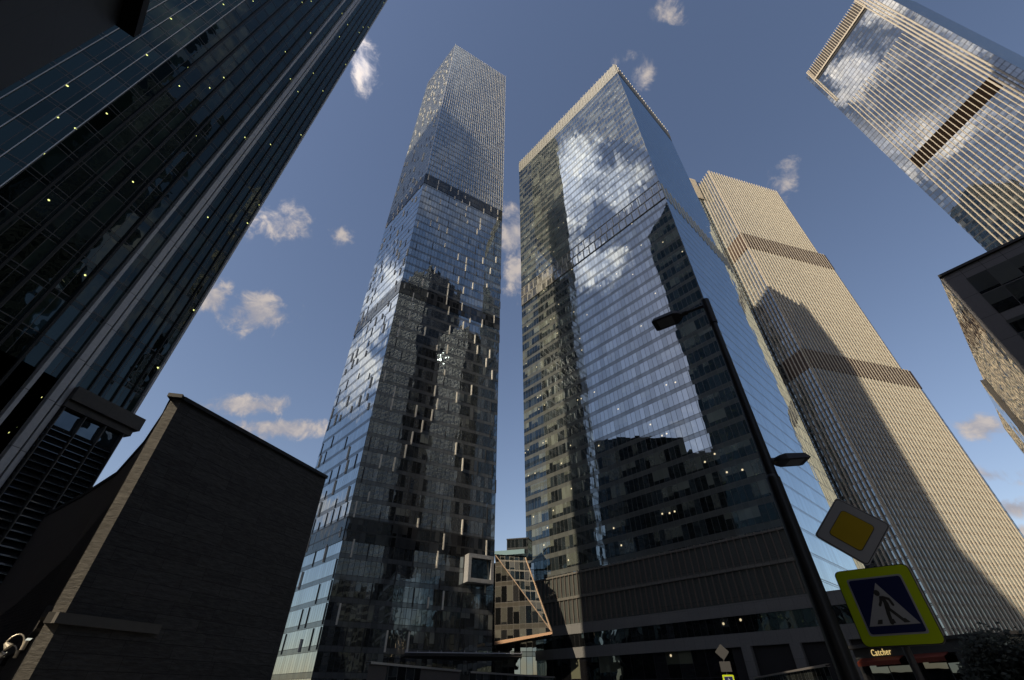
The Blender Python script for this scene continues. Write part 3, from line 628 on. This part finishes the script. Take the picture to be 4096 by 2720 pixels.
# signs on their post
import math as _m
az=R(36.3); ds=8.75; SX,SY=ds*math.sin(az),ds*math.cos(az)
def sign_board(root,name,cx,cy,cz,yaw,w,h,rot,col,th,depth_off,rad=.06,m=None,out=0):
    """rounded rectangle plate facing azimuth yaw (radians), rotated by rot in its plane; out = distance in front"""
    nrm=Vector((math.sin(yaw),math.cos(yaw),0)); rt=Vector((-math.cos(yaw),math.sin(yaw),0))
    c=Vector((cx,cy,cz))+nrm*depth_off
    pts=[]
    for sx_,sy_,a0 in((1,1,0),(-1,1,90),(-1,-1,180),(1,-1,270)):
        for k in range(6):
            a=R(a0+k*18); x=sx_*(w/2-rad)+rad*math.cos(a); y=sy_*(h/2-rad)+rad*math.sin(a)
            xr=x*math.cos(rot)-y*math.sin(rot); yr=x*math.sin(rot)+y*math.cos(rot); pts.append(c+rt*xr+Vector((0,0,1))*yr)
    b=MB(); b.poly(pts); b.poly([p-nrm*th for p in reversed(pts)])
    for k in range(len(pts)):
        k2=(k+1)%len(pts); b.quad(pts[k],pts[k]-nrm*th,pts[k2]-nrm*th,pts[k2])
    return b.build(name,m,root)
def flat_shape(root,name,cx,cy,cz,yaw,polys,m,off):
    nrm=Vector((math.sin(yaw),math.cos(yaw),0)); rt=Vector((-math.cos(yaw),math.sin(yaw),0)); c=Vector((cx,cy,cz))+nrm*off
    b=MB()
    for P in polys: b.poly([c+rt*x+Vector((0,0,1))*y for x,y in P])
    return b.build(name,m,root)
white=mat('white_sign_face',(.28,.28,.285),.6,spec=.15,vary=.06,vscale=3)
yel=mat('amber_sign_face',(.36,.25,.01),.6,spec=.15,vary=.08,vscale=4)
blk=mat('black_sign_paint',(.008,.008,.008),.5)
blu=mat('blue_sign_face',(.004,.009,.055),.5,spec=.15)
lime=mat('fluorescent_yellow_face',(.36,.46,.004),.6,spec=.15,vary=.06,vscale=5)
yaw1=R(36.3+180+4)
def circ(cx,cy,r,n=20): return [(cx+r*math.cos(2*math.pi*k/n),cy+r*math.sin(2*math.pi*k/n)) for k in range(n)]
def limb(pts,w):
    out=[]
    for (x0,y0),(x1,y1) in zip(pts,pts[1:]):
        L=math.hypot(x1-x0,y1-y0); nx,ny=-(y1-y0)/L*w/2,(x1-x0)/L*w/2
        out.append([(x0+nx,y0+ny),(x0-nx,y0-ny),(x1-nx,y1-ny),(x1+nx,y1+ny)]); out.append(circ(x1,y1,w/2,12)); out.append(circ(x0,y0,w/2,12))
    return out
def ped_figure():
    """walking figure facing left, in the board's own metres"""
    body=[]
    body+=[circ(-.045,.168,.042)]
    body+=[[(-.030,.125),(.026,.120),(.052,.02),(.048,-.050),(-.028,-.050),(-.012,.03)]]
    body+=limb([(.015,.105),(.085,.075),(.105,.0)],.038)
    body+=limb([(-.020,.105),(-.045,.045),(-.075,.005)],.036)
    body+=limb([(-.0,-.045),(-.012,-.12),(-.020,-.225)],.052)
    body+=limb([(.022,-.045),(.07,-.10),(.155,-.205)],.044)
    return body
def signs(root,sx,sy,zc,yaw,off):
    o=sign_board(root,'warning_board',sx,sy,zc,yaw,.90,.93,0,None,.10,off,.07,m=blk)
    sign_board(o,'yellow_face',sx,sy,zc,yaw,.88,.91,0,None,.004,off+.006,.065,m=lime)
    sign_board(o,'white_border',sx,sy,zc,yaw,.66,.69,0,None,.002,off+.010,.03,m=white)
    sign_board(o,'blue_field',sx,sy,zc,yaw,.62,.65,0,None,.002,off+.014,.03,m=blu)
    flat_shape(o,'white_triangle',sx,sy,zc,yaw,[[(-.285,-.235),(.285,-.235),(.0,.27)]],white,off+.018)
    flat_shape(o,'walking_figure',sx,sy-.0,zc-.005,yaw,[[(x*.82,y*.90+.0) for x,y in P] for P in ped_figure()],blk,off+.021)
    flat_shape(o,'crossing_stripes',sx,sy,zc,yaw,[[(-.185,-.215),(-.125,-.215),(-.105,-.165),(-.155,-.165)],[(-.035,-.215),(.03,-.215),(.02,-.165),(-.03,-.165)],[(.12,-.215),(.19,-.215),(.15,-.165),(.095,-.165)]],blk,off+.0205)
sp=thing('sign_post','grey post carrying the priority diamond above the pedestrian crossing board','sign post',(SX+.06,SY+.08,.13))
b=MB(); b.cyl((SX+.06,SY+.08,.13),(SX+.06,SY+.08,4.0),.045,.045,16); b.build('post',M['grey_metal'] if 0 else mat('dark_grey_post',(.06,.06,.065),.5,metal=.3,vary=.2,vscale=9),sp,True)
signs(sp,SX,SY,2.58,yaw1,.06)
zc=3.56
yw=R(36.3+180-2)
o=sign_board(sp,'priority_diamond',SX,SY,zc,yw,.71,.71,R(45),None,.02,.05,.05,m=mat('pale_grey_rim',(.30,.30,.31),.5))
sign_board(o,'black_line',SX,SY,zc,yw,.685,.685,R(45),None,.002,.054,.045,m=blk)
sign_board(o,'white_face',SX,SY,zc,yw,.665,.665,R(45),None,.002,.058,.04,m=white)
sign_board(o,'inner_black_line',SX,SY,zc,yw,.435,.435,R(45),None,.002,.062,.05,m=blk)
sign_board(o,'amber_centre',SX,SY,zc,yw,.42,.42,R(45),None,.002,.066,.045,m=yel)
clamp=mat('steel_clamp',(.18,.18,.19),.5,metal=.6)
for zz_ in (2.30,2.86,3.36,3.76):
    b=MB(); b.cyl((SX+.06,SY+.08,zz_-.02),(SX+.06,SY+.08,zz_+.02),.056,.056,14); b.box(SX-.02,SX+.10,SY+.02,SY+.05,zz_-.018,zz_+.018); b.build('clamp',clamp,sp)
# far crossing sign, with another diamond seen from the back above it
fx,fy=17.9,45.9
sp2=thing('sign_post','small distant post with a yellow crossing board under the back of a grey diamond','sign post',(fx,fy+.1,.0))
gm=mat('dull_grey_sheet',(.022,.022,.023),.6)
b=MB(); b.cyl((fx,fy+.1,0),(fx,fy+.1,4.9),.05,.05,10); b.build('post',gm,sp2)
signs(sp2,fx,fy,2.55,R(201),.06)
sign_board(sp2,'diamond_back',fx,fy,4.55,R(201),.8,.8,R(45),None,.03,.08,.05,m=gm)
sign_board(sp2,'plate_back',fx,fy,3.55,R(201),.85,.7,0,None,.03,.07,.04,m=gm)

# café kiosk
kd=60
def pol(a,d): return (d*math.sin(R(a)),d*math.cos(R(a)))
kL,kR=pol(32.6,62),pol(41.5,54)
Kk=thing('cafe','small dark café front with red awnings behind the crossing sign','cafe',(*lerp(kL,kR,.5),0))
kn=outn(kL,kR)
sg=mat('charcoal_fascia',(.035,.036,.038),.6,vary=.15,vscale=1)
b=MB(); b.prism([kL,kR,(kR[0]+5,kR[1]+8),(kL[0]+5,kL[1]+8)],0,5.1); b.build('wall',fG,Kk)
b=MB(); b.seg(kL,kR,4.35,5.15,-.1,.35); b.build('fascia',sg,Kk)
b=MB(); b.seg((kL[0]-.5,kL[1]+.4),(kR[0]+.5,kR[1]-.4),5.15,5.4,-1,.8); b.build('roof',gm,Kk)
red=mat('red_awning_cloth',(.14,.018,.005),.8,vary=.15,vscale=2)
for d0,d1 in((.6,5.2),(6.0,9.3)):
    p,q=along(kL,kR,d0),along(kL,kR,d1)
    P=lambda pt,o,z:(pt[0]+kn[0]*o,pt[1]+kn[1]*o,z)
    b=MB(); b.quad(P(p,1.0,4.1),P(q,1.0,4.1),P(q,.36,4.4),P(p,.36,4.4)); b.quad(P(p,1.0,3.78),P(q,1.0,3.78),P(q,1.0,4.1),P(p,1.0,4.1)); b.quad(P(p,.36,4.36),P(q,.36,4.36),P(q,.98,4.08),P(p,.98,4.08)); b.build('awning',red,Kk)
for d in(.05,5.6,9.8):
    p=along(kL,kR,d); b=MB(); b.seg(p,along(kL,kR,d+.4),0,4.3,0,.4); b.build('pillar',gm,Kk)
cu_=bpy.data.curves.new('lettering','FONT'); cu_.body='Catcher'; cu_.size=1.05; cu_.extrude=.02; cu_.shear=.12; cu_.offset=0; cu_.space_character=1.12
to=bpy.data.objects.new('lettering',cu_); COL.objects.link(to)
dg=bpy.context.evaluated_depsgraph_get(); me=bpy.data.meshes.new_from_object(to.evaluated_get(dg)); me.name='lettering'
bpy.data.objects.remove(to)
me.materials.clear(); me.materials.append(mat('lit_gold_lettering',(.6,.4,.1),.5,emit=(1,.72,.28),es=.55))
lo=bpy.data.objects.new('lettering',me); COL.objects.link(lo); lo.parent=Kk
tp=along(kL,kR,2.0); ka=math.atan2(kR[1]-kL[1],kR[0]-kL[0])
lo.location=Vector((tp[0]+kn[0]*.40,tp[1]+kn[1]*.40,4.52))-Vector(Kk.location); lo.rotation_euler=(R(90),0,ka); lo.scale=(.56,.66,1)

# low glazed walls round the underpass stairs
def stairwall(pl,pr,h0,h1,label,solid):
    T_=thing('stair_enclosure',label,'stair wall',(*lerp(pl,pr,.5),0),'low glazed stair walls')
    L=dist(pl,pr); fl=facade('stair_glass',1.2,9,.0,.08,.02,r0=.12,blind=.3,bcol=(.10,.12,.11),lights=0,frame=(.07,.075,.075),inside=(.015,.017,.017))
    def zz(t): return h0+(h1-h0)*t
    for a,b_,s in solid:
        p,q=lerp(pl,pr,a),lerp(pl,pr,b_); n=outn(p,q); bb=MB()
        bb.quad((p[0],p[1],0),(q[0],q[1],0),(q[0],q[1],zz(b_)),(p[0],p[1],zz(a)),[(a*L,.1),(b_*L,.1),(b_*L,zz(b_)),(a*L,zz(a))])
        bb.build('glass_panel' if s=='g' else 'solid_panel',fl if s=='g' else mat('ribbed_brown_panel',(.075,.063,.058),.6,vary=.15,vscale=2),T_)
    n=outn(pl,pr); bb=MB()
    bb.quad((pl[0]+n[0]*.15,pl[1]+n[1]*.15,h0),(pr[0]+n[0]*.15,pr[1]+n[1]*.15,h1),(pr[0]+n[0]*.15,pr[1]+n[1]*.15,h1+.14),(pl[0]+n[0]*.15,pl[1]+n[1]*.15,h0+.14))
    bb.quad((pl[0]+n[0]*.15,pl[1]+n[1]*.15,h0+.14),(pr[0]+n[0]*.15,pr[1]+n[1]*.15,h1+.14),(pr[0]-n[0]*.25,pr[1]-n[1]*.25,h1+.14),(pl[0]-n[0]*.25,pl[1]-n[1]*.25,h0+.14))
    bb.quad((pl[0]+n[0]*.15,pl[1]+n[1]*.15,h0),(pl[0]-n[0]*.25,pl[1]-n[1]*.25,h0),(pr[0]-n[0]*.25,pr[1]-n[1]*.25,h1),(pr[0]+n[0]*.15,pr[1]+n[1]*.15,h1))
    bb.build('coping',mat('brushed_steel_coping',(.36,.34,.33),.35,metal=.6),T_)
stairwall((-9.9,37.8),(-4.8,50.7),3.36,3.36,'low stair wall of brown panels and glass before the flecked tower',[(0,.16,'s'),(.16,.5,'g'),(.5,.62,'s'),(.62,1,'s')])
stairwall((-4.1,53),(5.2,69),3.36,3.4,'low glass stair wall with a steel rim before the gap of sky',[(0,1,'g')])
stairwall((31.5,72),(24,41.6),3.4,3.4,'low dark stair wall with a bright metal rim behind the street lamp',[(0,1,'g')])

# ---------------------------------------------------------------- greenery
leafm=mat('dark_leaves',(.012,.016,.007),.7,vary=.4,vscale=1.5)
bark=mat('bark',(.05,.04,.03),.9,vary=.3,vscale=5,bump=.5,bscale=20)
def tree(x,y,h,r,label,group=None,name='tree',cat='tree',n=1500,z0=None,flat=.8):
    T_=thing(name,label,cat,(x,y,0),group)
    if z0 is None: z0=h*.3
    b=MB(); b.cyl((x,y,0),(x+.1,y,h*.55),.16*h/6,.08*h/6,8)
    tips=[]
    for k in range(7):
        a=k*2.4; e=(x+math.cos(a)*r*.6,y+math.sin(a)*r*.6,z0+(h-z0)*(.35+.08*k)); b.cyl((x,y,h*(.25+.04*k)),e,.05*h/6,.015,6); tips.append(e)
    b.build('trunk' if name=='tree' else 'stem',bark,T_)
    b=MB(); cl=[]
    for k in range(16):
        a=random.uniform(0,6.28); rr=r*math.sqrt(random.random())*.8; zz=z0+(h-z0)*random.uniform(.15,.92); sh=1-abs((zz-z0)/(h-z0)-.45)*1.1
        cl.append((x+math.cos(a)*rr*max(.35,sh),y+math.sin(a)*rr*max(.35,sh),zz,r*random.uniform(.25,.45)))
    for k in range(n):
        c=random.choice(cl); v=Vector((random.gauss(0,1),random.gauss(0,1),random.gauss(0,.8))).normalized()*c[3]*random.uniform(.5,1.1)
        p=Vector(c[:3])+v; s=random.uniform(.05,.12)*r**.5
        d1=Vector((random.gauss(0,1),random.gauss(0,1),random.gauss(0,1))).normalized(); d2=d1.orthogonal().normalized()
        b.quad(p-d1*s,p+d2*s*.6,p+d1*s,p-d2*s*.6)
    b.build('crown' if name=='tree' else 'foliage',leafm,T_)
tree(34.5,38.5,4.6,3.6,'dark bushy tree at the lower right beside the café',n=6000,z0=1.2)
tree(42.5,42.5,5.6,3.2,'dark leafy tree at the right edge before the low black building',n=4500,z0=1.2)
for i,(x,y,h,l) in enumerate([(17.5,84,3.2,'rounded shrub in the dark planter left of the small crossing sign'),(22,80,3.0,'wide low shrub directly behind the small crossing sign'),(13,88,2.9,'leftmost shrub before the lit shopfront')]):
    tree(x,y,h,1.6,l,'shrubs before the office podium','shrub','shrub',900,.5)
# dark low building under the striped tower
LBt=thing('low_building','low black glass building at the foot of the cream striped tower','building',(130,128,0))
b=MB(); b.prism([(122,130),(146,122),(160,150),(130,160)],0,13.5); b.build('wall',fX,LBt)
b=MB(); b.prism([(121.5,129.5),(146.4,121.4),(160.6,150.4),(129.7,160.6)],13.5,14.2); b.build('roof',dk,LBt)
loop_lamp((-15.35,16.75,2.85),'pale curved wall lamp fixed to the slate corner, nearest the pier')
loop_lamp((-17.4,18.9,2.75),'darker curved wall lamp farther left along the slate wall',.9)
